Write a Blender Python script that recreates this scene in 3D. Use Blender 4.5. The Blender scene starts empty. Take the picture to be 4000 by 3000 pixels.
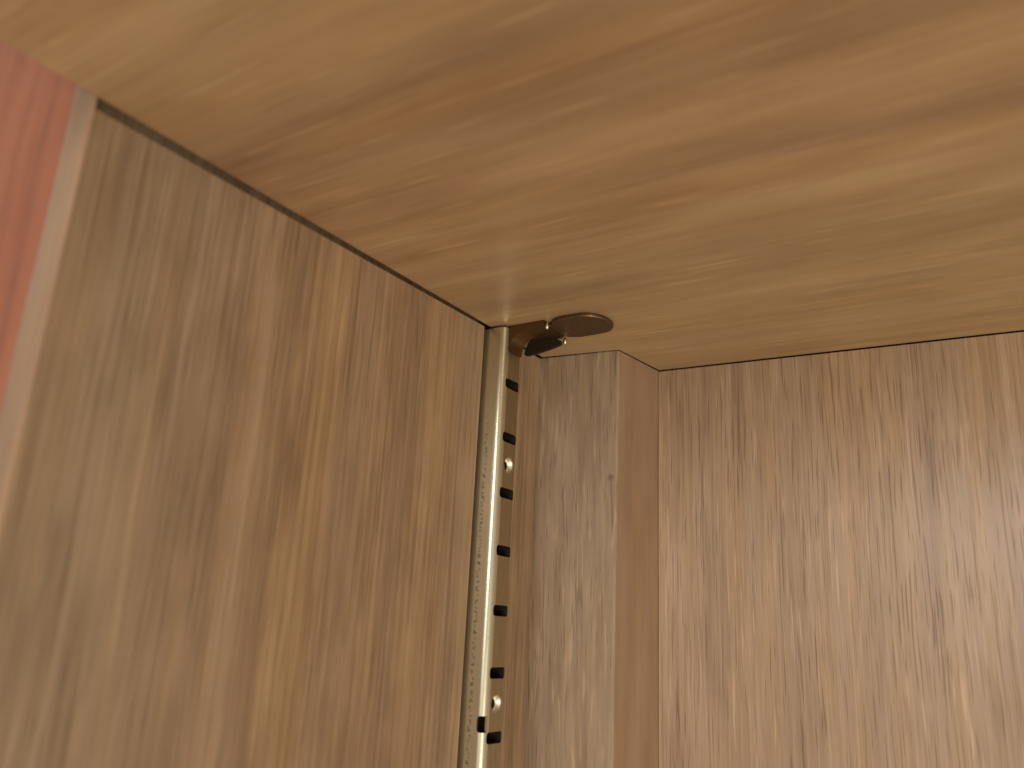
import bpy, bmesh, math
from mathutils import Vector, Matrix

S = 0.001                      # everything below is written in millimetres
sc = bpy.context.scene
C = sc.collection

# ---------------------------------------------------------------- camera
cam = bpy.data.cameras.new('camera')
camo = bpy.data.objects.new('camera', cam); C.objects.link(camo)
R = Matrix(((0.84709027, 0.11032634, 0.51987131),
            (0.52911437, -0.26667048, -0.80555871),
            (0.04975998, 0.95745232, -0.28426922)))
camo.matrix_world = Matrix.Translation(Vector((105.873, -152.021, -68.818)) * S) @ R.to_4x4()
cam.sensor_width = 36; cam.lens = 29.176
cam.clip_start = 0.002; cam.clip_end = 50
cam.dof.use_dof = True; cam.dof.focus_distance = 0.196; cam.dof.aperture_fstop = 14
sc.camera = camo

# ---------------------------------------------------------------- light
w = bpy.data.worlds.new('World'); sc.world = w; w.use_nodes = True
w.node_tree.nodes['Background'].inputs[0].default_value = (1.0, 0.905, 0.77, 1)
w.node_tree.nodes['Background'].inputs[1].default_value = 0.45

def area(name, loc, aim, size, watts, col):
    l = bpy.data.lights.new(name, 'AREA'); l.size = size * S; l.energy = watts; l.color = col
    o = bpy.data.objects.new(name, l); C.objects.link(o)
    o.location = Vector(loc) * S
    o.rotation_euler = (Vector(aim) - Vector(loc)).to_track_quat('-Z', 'Y').to_euler()
    return o
# the room lamp in front of the cupboard, a little above the shelf
area('room_lamp', (180, -900, 105), (30, 30, -50), 190, 1.65, (1.0, 0.94, 0.92))
# a warm lamp low in the room that reaches the underside of the shelf
area('low_warm_lamp', (620, -420, -430), (10, -20, -30), 350, 3.75, (1.0, 0.89, 0.73))

sc.view_settings.view_transform = 'Standard'; sc.view_settings.look = 'None'
sc.view_settings.exposure = 0; sc.view_settings.gamma = 1
sc.render.engine = 'CYCLES'

# ---------------------------------------------------------------- materials
class NT:
    def __init__(s, name):
        s.m = bpy.data.materials.new(name); s.m.use_nodes = True
        s.t = s.m.node_tree; s.b = s.t.nodes['Principled BSDF']
    def n(s, kind, **kw):
        x = s.t.nodes.new(kind)
        for k, v in kw.items(): setattr(x, k, v)
        return x
    def l(s, a, b): s.t.links.new(a, b)
    def math(s, op, a, b=0.0, c=None, clamp=False):
        x = s.n('ShaderNodeMath', operation=op); x.use_clamp = clamp
        for i, v in enumerate((a, b) if c is None else (a, b, c)):
            if isinstance(v, (int, float)): x.inputs[i].default_value = v
            else: s.l(v, x.inputs[i])
        return x.outputs[0]
    def noise(s, vec, scale=1.0, detail=2.0, rough=0.5, dist=0.0):
        x = s.n('ShaderNodeTexNoise'); s.l(vec, x.inputs['Vector'])
        x.inputs['Scale'].default_value = scale; x.inputs['Detail'].default_value = detail
        x.inputs['Roughness'].default_value = rough; x.inputs['Distortion'].default_value = dist
        return x.outputs['Fac']
    def ramp(s, fac, stops, interp='LINEAR'):
        x = s.n('ShaderNodeValToRGB'); s.l(fac, x.inputs[0]); e = x.color_ramp.elements
        x.color_ramp.interpolation = interp
        while len(e) < len(stops): e.new(0.5)
        for k, (p, c) in enumerate(stops):
            e[k].position = p; e[k].color = (c, c, c, 1) if isinstance(c, (int, float)) else (*c, 1)
        return x.outputs[0]
    def map(s, vec, scale, loc=(0, 0, 0), rot=(0, 0, 0)):
        x = s.n('ShaderNodeMapping'); s.l(vec, x.inputs[0])
        x.inputs['Scale'].default_value = scale; x.inputs['Location'].default_value = loc
        x.inputs['Rotation'].default_value = rot
        return x.outputs[0]

def wood(name, axis, dark, mid, light, fine=(0.45, 9), band=(7, 130), blotch=16, pore=(0.42, 7, 0.60),
         amt=(0.5, 0.7, 0.35), pore_k=0.35, wav=0.8, rough=0.42, bump=0.25, spec=0.4, tilt=0.0, off=(0, 0, 0), fleck=0.0, hue=1.0, spots=(), coat=0.0, profile=None):
    g = NT(name)
    co = g.n('ShaderNodeTexCoord').outputs['Object']
    mm = g.map(co, (1000, 1000, 1000), off, (0, tilt, 0)); mm0 = g.map(co, (1000, 1000, 1000))
    ai = 'xyz'.index(axis)
    # slow sideways wander of the grain
    def sc3(acr, alo): return tuple(1.0 / (alo if i == ai else acr) for i in range(3))
    wn = g.n('ShaderNodeTexNoise'); g.l(g.map(mm, sc3(11, 34)), wn.inputs['Vector'])
    wn.inputs['Scale'].default_value = 1; wn.inputs['Detail'].default_value = 2
    sub = g.n('ShaderNodeVectorMath', operation='SUBTRACT'); g.l(wn.outputs['Color'], sub.inputs[0]); sub.inputs[1].default_value = (.5, .5, .5)
    mul = g.n('ShaderNodeVectorMath', operation='SCALE'); g.l(sub.outputs[0], mul.inputs[0]); mul.inputs['Scale'].default_value = wav * 2
    add = g.n('ShaderNodeVectorMath', operation='ADD'); g.l(mm, add.inputs[0]); g.l(mul.outputs[0], add.inputs[1])
    v = add.outputs[0]
    n1 = g.noise(g.map(v, sc3(*fine)), 1, 3, .55)
    n1b = g.noise(g.map(v, sc3(fine[0] * 3.2, fine[1] * 3), (31, 7, 3)), 1, 2, .5)
    n2 = g.noise(g.map(v, sc3(*band), (5, 9, 2)), 1, 3, .55, .3)
    n3 = g.noise(g.map(v, sc3(blotch * .6, blotch * 1.6), (13, 1, 8)), 1, 2, .5)
    def c(x, k): return g.math('MULTIPLY', g.math('SUBTRACT', x, .5), k)
    f = g.math('ADD', g.math('ADD', c(n1, amt[0] * 2), c(n1b, amt[0] * 1.4)), g.math('ADD', c(n2, amt[1] * 2), c(n3, amt[2] * 2)))
    f = g.math('ADD', f, .5, clamp=True)
    col = g.ramp(f, [(0.08, dark), (.5, mid), (.92, light)])
    # slow drift of hue from board figure: amber against pinkish brown
    hn = g.noise(g.map(v, sc3(band[0] * 1.3, band[1] * 1.2), (71, 33, 12)), 1, 2, .5)
    hc = g.ramp(hn, [(.36, (.97, .95, 1.02)), (.5, (1, 1, 1)), (.64, (1.06, 1.01, .92))])
    hm = g.n('ShaderNodeMix', data_type='RGBA'); hm.blend_type = 'MULTIPLY'; hm.inputs['Factor'].default_value = hue
    g.l(col, hm.inputs['A']); g.l(hc, hm.inputs['B']); col = hm.outputs['Result']
    if profile:                                   # broad figure of this particular board, across the grain
        pa, lo, hi, pst = profile
        sx = g.n('ShaderNodeSeparateXYZ'); g.l(v, sx.inputs[0])
        pp = g.math('ADD', sx.outputs[pa], g.math('ADD', c(n3, 9), c(g.noise(g.map(v, sc3(9, 120), (8, 4, 6)), 1, 2, .5), 9)))
        pf = g.math('DIVIDE', g.math('SUBTRACT', pp, lo), hi - lo, clamp=True)
        pc = g.ramp(pf, [((y - lo) / (hi - lo), cc) for y, cc in pst], 'EASE')
        pmx = g.n('ShaderNodeMix', data_type='RGBA'); pmx.blend_type = 'MULTIPLY'; pmx.inputs['Factor'].default_value = 1
        g.l(col, pmx.inputs['A']); g.l(pc, pmx.inputs['B']); col = pmx.outputs['Result']
    # open pores: short dark dashes along the grain
    pn = g.noise(g.map(v, sc3(pore[0], pore[1]), (3, 77, 5)), 1, 1.5, .5)
    pm = g.ramp(pn, [(pore[2], 0.0), (pore[2] + .1, 1.0)])
    area_ = g.ramp(g.noise(g.map(v, sc3(14, 40), (50, 2, 1)), 1, 2, .5), [(.35, .25), (.6, 1.0)])
    pk = g.math('MULTIPLY', g.math('MULTIPLY', pm, area_), pore_k)
    mix = g.n('ShaderNodeMix', data_type='RGBA'); mix.blend_type = 'MULTIPLY'
    g.l(pk, mix.inputs['Factor']); g.l(col, mix.inputs['A']); mix.inputs['B'].default_value = (.30, .25, .20, 1)
    out = mix.outputs['Result']
    if fleck:
        fn = g.noise(g.map(v, sc3(pore[0] * 1.3, pore[1] * 1.4), (93, 17, 45)), 1, 1, .5)
        fm = g.math('MULTIPLY', g.ramp(fn, [(.64, 0.0), (.74, 1.0)]), fleck)
        m2 = g.n('ShaderNodeMix', data_type='RGBA'); g.l(fm, m2.inputs['Factor']); g.l(out, m2.inputs['A'])
        m2.inputs['B'].default_value = tuple(min(1, x * 1.45) for x in light) + (1,)
        out = m2.outputs['Result']
    for (px, py, pz, r, k) in spots:            # small knots
        d = g.n('ShaderNodeVectorMath', operation='DISTANCE'); g.l(mm0, d.inputs[0]); d.inputs[1].default_value = (px, py, pz)
        mk = g.math('MULTIPLY', g.ramp(g.math('DIVIDE', d.outputs['Value'], r), [(.35, 1.0), (1.0, 0.0)]), k)
        m3 = g.n('ShaderNodeMix', data_type='RGBA'); m3.blend_type = 'MULTIPLY'; g.l(mk, m3.inputs['Factor'])
        g.l(out, m3.inputs['A']); m3.inputs['B'].default_value = (.30, .24, .22, 1); out = m3.outputs['Result']
    g.l(out, g.b.inputs['Base Color'])
    g.b.inputs['Specular IOR Level'].default_value = spec
    g.b.inputs['Coat Weight'].default_value = coat; g.b.inputs['Coat Roughness'].default_value = .27
    g.l(g.math('ADD', g.math('MULTIPLY', n1, .16), rough - .08), g.b.inputs['Roughness'])
    h = g.math('SUBTRACT', g.math('MULTIPLY', n1, .5), pm)
    bp = g.n('ShaderNodeBump'); bp.inputs['Strength'].default_value = bump; bp.inputs['Distance'].default_value = 0.00012
    g.l(h, bp.inputs['Height']); g.l(bp.outputs[0], g.b.inputs['Normal'])
    return g.m

def metal(name, col, rough, stain=0.0, stain_col=(.1, .08, .05), metallic=1.0, speck=False):
    g = NT(name)
    co = g.n('ShaderNodeTexCoord').outputs['Object']
    mm = g.map(co, (1000, 1000, 1000))
    a = g.noise(g.map(mm, (.8, .8, .12)), 1, 4, .6)
    b = g.noise(mm, 2.2, 3, .7)
    f = g.math('MULTIPLY', g.ramp(g.math('ADD', g.math('MULTIPLY', a, .6), g.math('MULTIPLY', b, .4)), [(.38, 0.0), (.64, 1.0)]), stain)
    mix = g.n('ShaderNodeMix', data_type='RGBA'); g.l(f, mix.inputs['Factor'])
    mix.inputs['A'].default_value = (*col, 1); mix.inputs['B'].default_value = (*stain_col, 1)
    out = mix.outputs['Result']
    if speck:      # column of small dark tarnish marks down the front flange
        sx = g.n('ShaderNodeSeparateXYZ'); g.l(mm, sx.inputs[0])
        near = g.ramp(g.math('ABSOLUTE', g.math('SUBTRACT', sx.outputs[0], g.math('ADD', 1.35, g.math('MULTIPLY', b, .5)))), [(.25, 1.0), (.55, 0.0)])
        dash = g.ramp(g.noise(g.map(mm, (.6, .6, 1.25)), 1, 1, .5), [(.47, 0.0), (.60, 1.0)])
        rng = g.ramp(g.math('MULTIPLY', g.math('SUBTRACT', 230, sx.outputs[2]), .01), [(.20, 0.0), (.30, 1.0)])
        mk = g.math('MULTIPLY', g.math('MULTIPLY', near, dash), g.math('MULTIPLY', rng, .6))
        m3 = g.n('ShaderNodeMix', data_type='RGBA'); g.l(mk, m3.inputs['Factor']); g.l(out, m3.inputs['A'])
        m3.inputs['B'].default_value = (.10, .09, .05, 1); out = m3.outputs['Result']
    g.l(out, g.b.inputs['Base Color'])
    g.b.inputs['Metallic'].default_value = metallic
    g.l(g.math('ADD', rough, g.math('MULTIPLY', f, .2)), g.b.inputs['Roughness'])
    bp = g.n('ShaderNodeBump'); bp.inputs['Strength'].default_value = .15; bp.inputs['Distance'].default_value = 0.0001
    g.l(b, bp.inputs['Height']); g.l(bp.outputs[0], g.b.inputs['Normal'])
    return g.m

M_shelf = wood('shelf_wood', 'x', (.28, .168, .090), (.375, .237, .130), (.46, .310, .178), fine=(1.3, 30), band=(7, 80), blotch=26,
               pore=(.8, 16, .58), amt=(.24, .58, .42), pore_k=.18, wav=.6, rough=.36, bump=.08, spec=.45, fleck=.30, hue=.6,
               profile=(1, 0, 190, [(8, (1.10, 1.07, .98)), (34, (1.08, 1.04, .96)), (46, (.98, .93, .88)), (56, (.88, .80, .74)), (68, (.90, .83, .78)),
                                    (76, (1.06, 1.0, .92)), (86, (1.0, .94, .88)), (108, (1.04, 1.02, .94)), (118, (.93, .93, .85)), (140, (1.05, 1.06, .96)), (180, (1.03, 1.04, .94))]))
M_side = wood('side_panel_wood', 'z', (.215, .138, .080), (.300, .202, .124), (.38, .268, .168), fine=(.36, 34), band=(3.4, 120), blotch=13,
              pore=(.4, 16, .57), amt=(.62, .42, .46), pore_k=.42, wav=.4, rough=.45, bump=.12, fleck=.30, off=(0, 3, 0), hue=.5,
              profile=(1, -100, 0, [(-97, (.86, .86, .84)), (-82, (.98, 1.0, .99)), (-70, (.90, .88, .85)), (-61, (1.04, 1.02, 1.0)), (-55, (.88, .84, .79)),
                                    (-51, (1.07, 1.0, .88)), (-44, (1.08, 1.02, .90)), (-39, (.96, .92, .88)), (-28, (1.0, .95, .88)), (-22, (.84, .79, .74)), (-15, (1.10, 1.04, .93)), (-4, (1.0, .97, .92))]))
M_band = wood('edge_band_wood', 'z', (.33, .205, .125), (.385, .250, .160), (.44, .30, .19), fine=(.8, 7), band=(5, 50), amt=(.3, .4, .4), pore_k=.1, bump=.1, rough=.5)
M_stile = wood('stile_wood', 'z', (.24, .165, .100), (.33, .238, .155), (.43, .320, .215), fine=(.8, 16), band=(3.2, 40), blotch=10,
               pore=(.7, 9, .585), amt=(.36, .5, .3), pore_k=.32, wav=1.0, rough=.5, bump=.4, tilt=.02, fleck=.35, hue=.6,
               spots=((19.4, 28.0, 230 - 32.3, 1.1, .5),))
M_return = wood('stile_side_wood', 'z', (.25, .155, .092), (.305, .195, .118), (.35, .23, .142), fine=(1.2, 26), band=(4, 60), amt=(.22, .50, .5), pore_k=.14, bump=.08, rough=.5, hue=.7)
M_back = wood('back_panel_wood', 'z', (.28, .188, .115), (.405, .280, .178), (.52, .375, .245), fine=(.55, 26), band=(4, 70), blotch=14,
              pore=(.48, 14, .575), amt=(.46, .24, .24), pore_k=.44, wav=.35, rough=.36, bump=.45, spec=.5, fleck=.36, hue=.8, coat=.15)
M_red = wood('red_wood', 'z', (.25, .086, .050), (.39, .136, .070), (.45, .175, .095), fine=(3, 40), band=(4.5, 60), amt=(.12, .6, .3), pore_k=.03, bump=.05, rough=.55, hue=.3)
M_steel = metal('steel', (.76, .73, .55), .27, .45, (.55, .50, .36), .96, speck=True)
M_clip = metal('bronze_clip', (.22, .150, .085), .42, .5, (.10, .07, .04))
M_dimple = metal('pressed_steel', (.86, .80, .66), .42, .1)
M_neck = metal('copper_neck', (.24, .150, .080), .32, .5, (.12, .07, .035))
M_web = metal('dimmed_web_steel', (.50, .43, .30), .30, .5, (.34, .28, .18))  # web face darkened in the colour, standing in for its dim reflections
M_shade = metal('shaded_steel', (.030, .019, .012), .6, .2, (.02, .015, .01), .4)  # shade painted near black: channel inside, hole depths, clip wing

# ---------------------------------------------------------------- builders
def obj(name, bm, mats, parent=None, base=(0, 0, 0), smooth=False):
    bmesh.ops.recalc_face_normals(bm, faces=bm.faces)
    me = bpy.data.meshes.new(name)
    bmesh.ops.translate(bm, verts=bm.verts, vec=-Vector(base))
    bmesh.ops.scale(bm, verts=bm.verts, vec=(S, S, S))
    bm.to_mesh(me); bm.free()
    for m in (mats if isinstance(mats, (list, tuple)) else [mats]): me.materials.append(m)
    if smooth:
        for p in me.polygons: p.use_smooth = True
        me.set_sharp_from_angle(angle=math.radians(40))
    o = bpy.data.objects.new(name, me); C.objects.link(o)
    if parent: o.parent = parent
    else: o.location = Vector(base) * S
    return o

def empty(name, loc, label, cat):
    o = bpy.data.objects.new(name, None); C.objects.link(o); o.location = Vector(loc) * S
    o.empty_display_size = .01; o['label'] = label; o['category'] = cat
    return o

def rounded(plan, radii, seg=4):
    """round the corners of a 2-D outline"""
    out = []; n = len(plan)
    for i, p in enumerate(plan):
        r = radii[i] if not isinstance(radii, (int, float)) else radii
        p = Vector(p); a = Vector(plan[i - 1]) - p; b = Vector(plan[(i + 1) % n]) - p
        if r <= 0: out.append(p); continue
        an = a.normalized().angle(b.normalized()); t = min(r / math.tan(an / 2), a.length * .48, b.length * .48)
        p0 = p + a.normalized() * t; p1 = p + b.normalized() * t
        for k in range(seg + 1):
            s = k / seg; out.append(p0 * (1 - s) ** 2 + p * 2 * s * (1 - s) + p1 * s * s)
    return out

def prism(bm, plan, z0, z1, side_mat=None):
    """vertical extrusion of a plan outline"""
    zf = z1 if callable(z1) else (lambda x, y: z1)
    a = [bm.verts.new((p[0], p[1], z0)) for p in plan]; b = [bm.verts.new((p[0], p[1], zf(p[0], p[1]))) for p in plan]
    bm.faces.new(a); bm.faces.new(b[::-1])
    for i in range(len(plan)):
        f = bm.faces.new((a[i], b[i], b[(i + 1) % len(plan)], a[(i + 1) % len(plan)]))
        if side_mat: f.material_index = side_mat(f)
    return bm

def prism_axis(bm, outline, axis, lo, hi):
    """extrusion of an outline along x ('x': outline is y,z) or y ('y': outline is x,z)"""
    mk = (lambda p, t: (t, p[0], p[1])) if axis == 'x' else (lambda p, t: (p[0], t, p[1]))
    a = [bm.verts.new(mk(p, lo)) for p in outline]; b = [bm.verts.new(mk(p, hi)) for p in outline]
    bm.faces.new(a); bm.faces.new(b[::-1])
    for i in range(len(outline)): bm.faces.new((a[i], b[i], b[(i + 1) % len(outline)], a[(i + 1) % len(outline)]))
    return bm

def cut(o, cutter_bm):
    """subtract a closed mesh from an object, leaving no helper behind"""
    me = bpy.data.meshes.new('cutter'); bmesh.ops.recalc_face_normals(cutter_bm, faces=cutter_bm.faces)
    bmesh.ops.scale(cutter_bm, verts=cutter_bm.verts, vec=(S, S, S)); cutter_bm.to_mesh(me); cutter_bm.free()
    c = bpy.data.objects.new('cutter', me); C.objects.link(c)
    m = o.modifiers.new('b', 'BOOLEAN'); m.operation = 'DIFFERENCE'; m.solver = 'EXACT'; m.object = c
    dg = bpy.context.evaluated_depsgraph_get(); new = bpy.data.meshes.new_from_object(o.evaluated_get(dg))
    o.modifiers.remove(m); o.data = new
    bpy.data.objects.remove(c); bpy.data.meshes.remove(me)

TOP, BOT = 34, -230
# ---------------------------------------------------------------- the cabinet: side panel, stile, back panel
cab = empty('cabinet', (0, 0, BOT), 'light brown wood grain cabinet interior meeting in a corner below the shelf', 'cabinet')
B = (0, 0, BOT)
XF = -0.5                                       # the side panel leans a hair away from the shelf towards the front
def px(y): return XF * (y / -99.8)
# the panels stop just short of the shelf and leave a dark reveal; thin skins added behind it keep light out
def side_top(x, y): return -.42 + .85 * (y / 99.2) if y < 0 else -.42
XO = -6.15
side = rounded([(XO + .9, -99.2), (XF, -99.2), (px(-1.05), -1.05), (-2.2, -1.05), (-2.2, 7.75), (0, 7.75), (0.0, 25.3), (XO + .9, 25.3)],
               [0, .1, .25, 0, 0, .25, 0, 0], 3)
sp = obj('side_panel', prism(bmesh.new(), side, BOT, side_top), M_side, cab, B)
eb = rounded([(XO, -99.8), (XF, -99.8), (XF, -99.2), (XO, -99.2)], [.35, .35, 0, 0], 4)
obj('edge_band', prism(bmesh.new(), eb, BOT, 6), M_band, sp, B, True)
obj('outer_light_blocker', prism(bmesh.new(), [(XO, -99.15), (XO + .85, -99.15), (XO + .85, 66.2), (XO, 66.2)], BOT, TOP - .05), M_side, cab, B)  # added to seal stray light out of the shelf gap
st = rounded([(XO + .9, 25.5), (20.9, 28.1), (23.5, 48.3), (XO + .9, 48.3)], [0, .7, 0, 0], 5)
bm = prism(bmesh.new(), st, BOT, -.03)
bm.normal_update()
for f in bm.faces:
    c = f.calc_center_median()
    f.material_index = 1 if c.x > 21.1 and c.y > 28.6 else 0
so = obj('stile', bm, [M_stile, M_return], cab, B, True)
obj('top_light_blocker', prism(bmesh.new(), [(XO, -99.15), (260, -99.15), (260, 66.2), (XO, 66.2)], TOP, TOP + 18), M_side, cab, B)  # added out of view to block light from above the shelf
bp_ = [(23.6, 47.7), (107.6, 51.6), (260, 58.8), (260, 64), (23.6, 64)]
obj('back_panel', prism(bmesh.new(), bp_, BOT, -.30), M_back, cab, B)
obj('back_light_blocker', prism(bmesh.new(), [(XO + .9, 64.05), (260, 64.05), (260, 66.15), (XO + .9, 66.15)], BOT, TOP - .05), M_side, cab, B)  # added out of view, keeps light out behind the back panel

# ---------------------------------------------------------------- the shelf above
SB = (0, -132, 0)
sh = [(0.25, -132), (260, -132), (260, 58.6), (107.6, 51.5), (23.75, 47.6), (21.05, 28.0), (.3, 25.4)]
bm = prism(bmesh.new(), sh, 0, 19)
shelf = obj('shelf', bm, M_shelf, None, SB)
shelf['label'] = 'smooth honey brown wooden shelf board seen from below, filling the top'
shelf['category'] = 'shelf'
bv = shelf.modifiers.new('bevel', 'BEVEL'); bv.width = .25 * S; bv.segments = 2; bv.limit_method = 'ANGLE'

# ---------------------------------------------------------------- slotted steel standard
std = empty('shelf_standard', (0, 0, BOT), 'narrow slotted steel shelf standard set upright into the side panel', 'shelf standard')
D, Wd, T = 5.21, 7.31, .6
outl = [(-1.8, 0), (D, 0), (D, Wd), (-1.8, Wd), (-1.8, Wd - T), (D - T, Wd - T), (D - T, T), (-1.8, T)]
outl = rounded(outl, [0, 1.9, .7, 0, 0, .3, 1.0, 0], 7)
ch = obj('channel', prism(bmesh.new(), outl, BOT, -.75), [M_steel, M_shade, M_web], std, B)
cb = bmesh.new()
zs = [-14.05 - 12.71 * k for k in range(17)]
for z in zs:                                     # shelf-clip slots
    o2 = rounded([(1.3, z - 1.15), (7.0, z - 1.15), (7.0, z + 1.15), (1.3, z + 1.15)], .8, 5)
    prism_axis(cb, o2, 'x', 2.5, 9)
holes = [-33.05, -83.8, -134.6]
for z in holes:                                  # screw holes
    prism_axis(cb, [(4.2 + 1.75 * math.cos(a), z + 1.75 * math.sin(a)) for a in [k * math.tau / 24 for k in range(24)]], 'x', 3.2, 9)
for z in (-87.6, -189.2):                        # punched mark on the rounded edge
    o2 = rounded([(3.45, z - 1.6), (6.3, z - 1.6), (6.3, z + 1.6), (3.45, z + 1.6)], .8, 4)
    prism_axis(cb, o2, 'y', -2, 1.35)
bmesh.ops.translate(cb, verts=cb.verts, vec=-Vector(B))
ch.parent = None; cut(ch, cb); ch.parent = std
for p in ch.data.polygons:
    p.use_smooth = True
    c = p.center / S                              # shade inside the channel and slots is put into the colour
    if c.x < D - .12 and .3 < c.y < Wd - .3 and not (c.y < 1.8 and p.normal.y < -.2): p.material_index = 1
    elif c.x > D - .01 and p.normal.x > .97 and c.y > 1.8: p.material_index = 2
ch.data.set_sharp_from_angle(angle=math.radians(35))
for z in holes:                                  # pressed countersink of each screw hole
    bm = bmesh.new(); rings = []
    for r, x in ((1.9, D + .03), (1.7, D - .1), (1.35, D - .55), (1.05, D - 1.0), (1.0, D - 1.15), (.98, D - 3.2)):
        rings.append([bm.verts.new((x, 4.2 + r * math.cos(k * math.tau / 32), z + r * math.sin(k * math.tau / 32))) for k in range(32)])
    for i, (a, b) in enumerate(zip(rings, rings[1:])):
        for k in range(32):
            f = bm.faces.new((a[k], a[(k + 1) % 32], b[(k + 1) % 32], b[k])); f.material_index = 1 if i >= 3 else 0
    f = bm.faces.new(rings[-1]); f.material_index = 1  # deep end of the hole coloured dark in place of shade
    obj('screw_hole', bm, [M_dimple, M_shade], std, B, True)

# ---------------------------------------------------------------- brown metal shelf clip
KB = (D, 5, -6)
clip = empty('shelf_clip', KB, 'brown metal shelf clip with rounded tab hooked in the standard under the shelf', 'shelf clip')
# rounded tab lying under the shelf
tab = [(15.3, 3.6), (17.0, 1.7), (19.2, 1.0), (25.6, 1.2), (28.5, 4.6), (28.6, 9.7), (26.0, 13.1), (18.2, 13.3), (15.6, 12.3), (14.3, 11.2), (14.3, 3.6)]
bm = prism(bmesh.new(), rounded(tab, [.3, 1.2, 2.5, 4.5, 6, 6, 4.5, 4, .6, 0, 0], 7), -1.05, -.10)
tb = obj('tab', bm, M_clip, clip, KB, True)
bv = tb.modifiers.new('bevel', 'BEVEL'); bv.width = .28 * S; bv.segments = 3; bv.limit_method = 'ANGLE'; bv.angle_limit = math.radians(40)
# neck: sheet that bends from the web of the standard out under the shelf
prof = [(5.35, -6.3), (5.5, -5.0), (5.8, -3.9), (6.5, -2.9), (7.8, -2.1), (9.6, -1.6), (12, -1.35), (14.6, -1.3)]
back = [(14.6, -.14), (5.35, -.14)]
bm = prism_axis(bmesh.new(), prof + back, 'y', 1.7, 7.25)
nk = obj('neck', bm, M_neck, clip, KB, True)
bm = prism_axis(bmesh.new(), [(5.5, -1.35), (14.35, -1.35), (14.35, -.15), (5.5, -.15)], 'y', 7.25, 11.3)
obj('neck_plate', bm, M_clip, clip, KB, True)
# far wing folded down from the neck, its unlit tone put into the colour
wing = [(3.7, -4.75), (8.2, -4.3), (12.0, -3.6), (14.1, -3.05), (14.2, -2.2), (12.5, -1.3), (5.0, -1.3)]
bm = prism_axis(bmesh.new(), rounded(wing, [.8, 4, 4, .6, .5, 1, 0], 5), 'y', 10.6, 11.5)
obj('wing', bm, M_shade, clip, KB, True)
# glints on the bent corners beside the neck, made as bright steel beads
for (x, y, z) in ((14.55, 3.1, -1.0), (14.3, 12.3, -1.7)):
    bm = bmesh.new(); bmesh.ops.create_uvsphere(bm, u_segments=16, v_segments=10, radius=.62)
    bmesh.ops.scale(bm, verts=bm.verts, vec=(.8, .8, 1.5)); bmesh.ops.translate(bm, verts=bm.verts, vec=(x, y, z))
    obj('corner_glint', bm, M_steel, clip, KB, True)

# ---------------------------------------------------------------- reddish board in front of the cabinet side
RB = (-45, -98, BOT)
rb = rounded([(-90, -99.0), (-6.75, -99.0), (-6.75, -84), (-90, -84)], [0, .3, 0, 0], 3)
rd = obj('red_board', prism(bmesh.new(), rb, BOT, 120), M_red, None, RB)
rd['label'] = 'reddish brown wooden board beside the front edge of the cabinet at far left'
rd['category'] = 'board'
